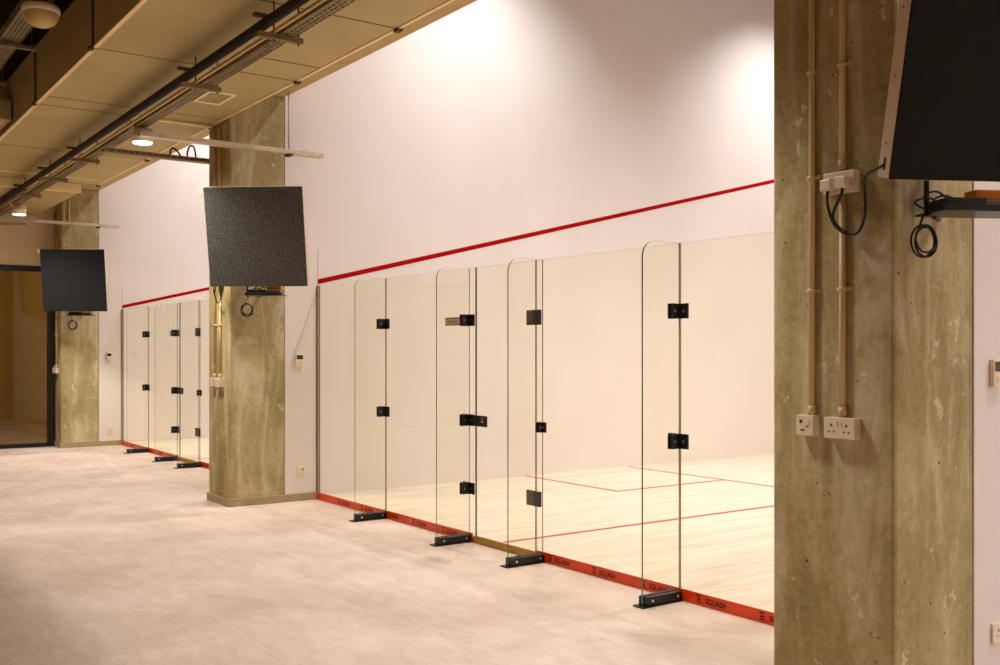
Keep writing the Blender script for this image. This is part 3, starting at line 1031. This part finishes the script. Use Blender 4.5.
# second tray with unlit dome lamp beyond the duct
t2 = thing('ladder_tray', (0, -2.955, 4.0), 'wide perforated tray in the dark beyond the side of the air duct', 'cable tray')
MB().box(-4.0, 9.0, -.075, .075, 0, .002).build('tray_base', 'tray', t2)
MB().box(-4.0, 9.0, -.08, -.0755, -.01, .06).box(-4.0, 9.0, .0755, .08, -.01, .06).build('side_rail', 'zinc_dark', t2)
for x, lab in ((.45, 'zinc strut carrying the dark wide tray at the top corner'), (-.9, 'zinc strut carrying the dark wide tray behind the branch duct')):
    h = thing('tray_strut', (x, -2.955, 4.0), lab, 'hanger', 'struts of the wide tray')
    MB().box(-.02, .02, -.2, .2, -.045, -.011, 0, .002).build('channel', 'zinc_dark', h)
    for yy in (-.17, .17):
        MB().tube([(0, yy, -.05), (0, yy, .948)], .006, 8).build('rod', 'seam', h)
dm = thing('dome_lamp', (1.56, -2.93, 3.92), 'unlit cream dome lamp under the wide tray in the top corner', 'lamp')
MB().lathe([(0, .066), (.125, .066), (.132, .05), (.132, .02), (.125, .012), (0, .012)]).build('base', 'lamp_body', dm)
MB().lathe([(.122, .0115), (.118, -.02), (.1, -.055), (.06, -.08), (0, -.088)]).build('dome', 'lens_off', dm)

# ------------------------------------------------------------------ light
def spot(name, loc, power, angle, blend, size, col=(1, .968, .985)):
    d = bpy.data.lights.new(name, 'SPOT')
    d.energy = power
    d.spot_size = angle
    d.spot_blend = blend
    d.shadow_soft_size = size
    d.color = col
    o = bpy.data.objects.new(name, d)
    COL.objects.link(o)
    o.location = loc
    return o
for nm, xa, xb in COURTS:
    for y in (1.78, 4.4, 7.0):
        spot('court_light_and_fill', ((xa + xb) / 2, y, CEIL - .05), 400, R(98), .9, .16)  # added centre row, unseen fill that lifts the lower walls and floor
    for x in (xa + 1.35, xb - 1.35):
        for y in (1.78, 7.0):
            spot('court_light_and_fill', (x, y, CEIL - .05), 720, R(112), .9, .14)
def point(name, loc, power, col=(1, .9, .78), size=.08):
    d = bpy.data.lights.new(name, 'POINT')
    d.energy = power
    d.color = col
    d.shadow_soft_size = size
    o = bpy.data.objects.new(name, d)
    COL.objects.link(o)
    o.location = loc
    return o
for x, y, z, _ in LAMPS:
    spot('corridor_light', (x, y, z - .03), 330, R(158), 1.0, .2, (1, .92, .8))
for x in (5.6, 11.3):
    spot('corridor_light', (x, -1.8, 3.34), 230, R(130), 1.0, .2, (1, .92, .8))
point('room_fill', (-9.6, -4.6, 3.2), 60)  # added fill to brighten the room behind the partition, no lamp seen there

w = bpy.data.worlds.new('interior')
S.world = w
w.use_nodes = True
w.node_tree.nodes['Background'].inputs[0].default_value = (.02, .017, .012, 1)
w.node_tree.nodes['Background'].inputs[1].default_value = 1.0

# ------------------------------------------------------------------ camera
f_px, cy, yaw, pit = 1011.5, 349.78, 0.6180, 0.0006
cam = bpy.data.cameras.new('camera')
cam.sensor_width = 36
cam.lens = f_px / 1000 * 36
cam.shift_y = (cy - 332.5) / 1000
cam.clip_start = .05
co = bpy.data.objects.new('camera', cam)
COL.objects.link(co)
fw = Vector((-math.cos(yaw), math.sin(yaw), pit)).normalized()
rt = Vector((math.sin(yaw), math.cos(yaw), 0))
up = rt.cross(fw)
m = Matrix.Identity(4)
for i in range(3):
    m[i][0], m[i][1], m[i][2] = rt[i], up[i], -fw[i]
m.translation = Vector((9.5133, -4.4754, 1.4748))
co.matrix_world = m
S.camera = co

# ------------------------------------------------------------------ view
S.view_settings.view_transform = 'Standard'
S.view_settings.look = 'None'
S.view_settings.gamma = 1
S.view_settings.use_curve_mapping = False
S.view_settings.exposure = 0.16
S.cycles.use_denoising = True
S.cycles.max_bounces = 14
S.cycles.diffuse_bounces = 6
S.cycles.transparent_max_bounces = 32
S.cycles.sample_clamp_indirect = 6
S.cycles.caustics_reflective = False
S.cycles.caustics_refractive = False
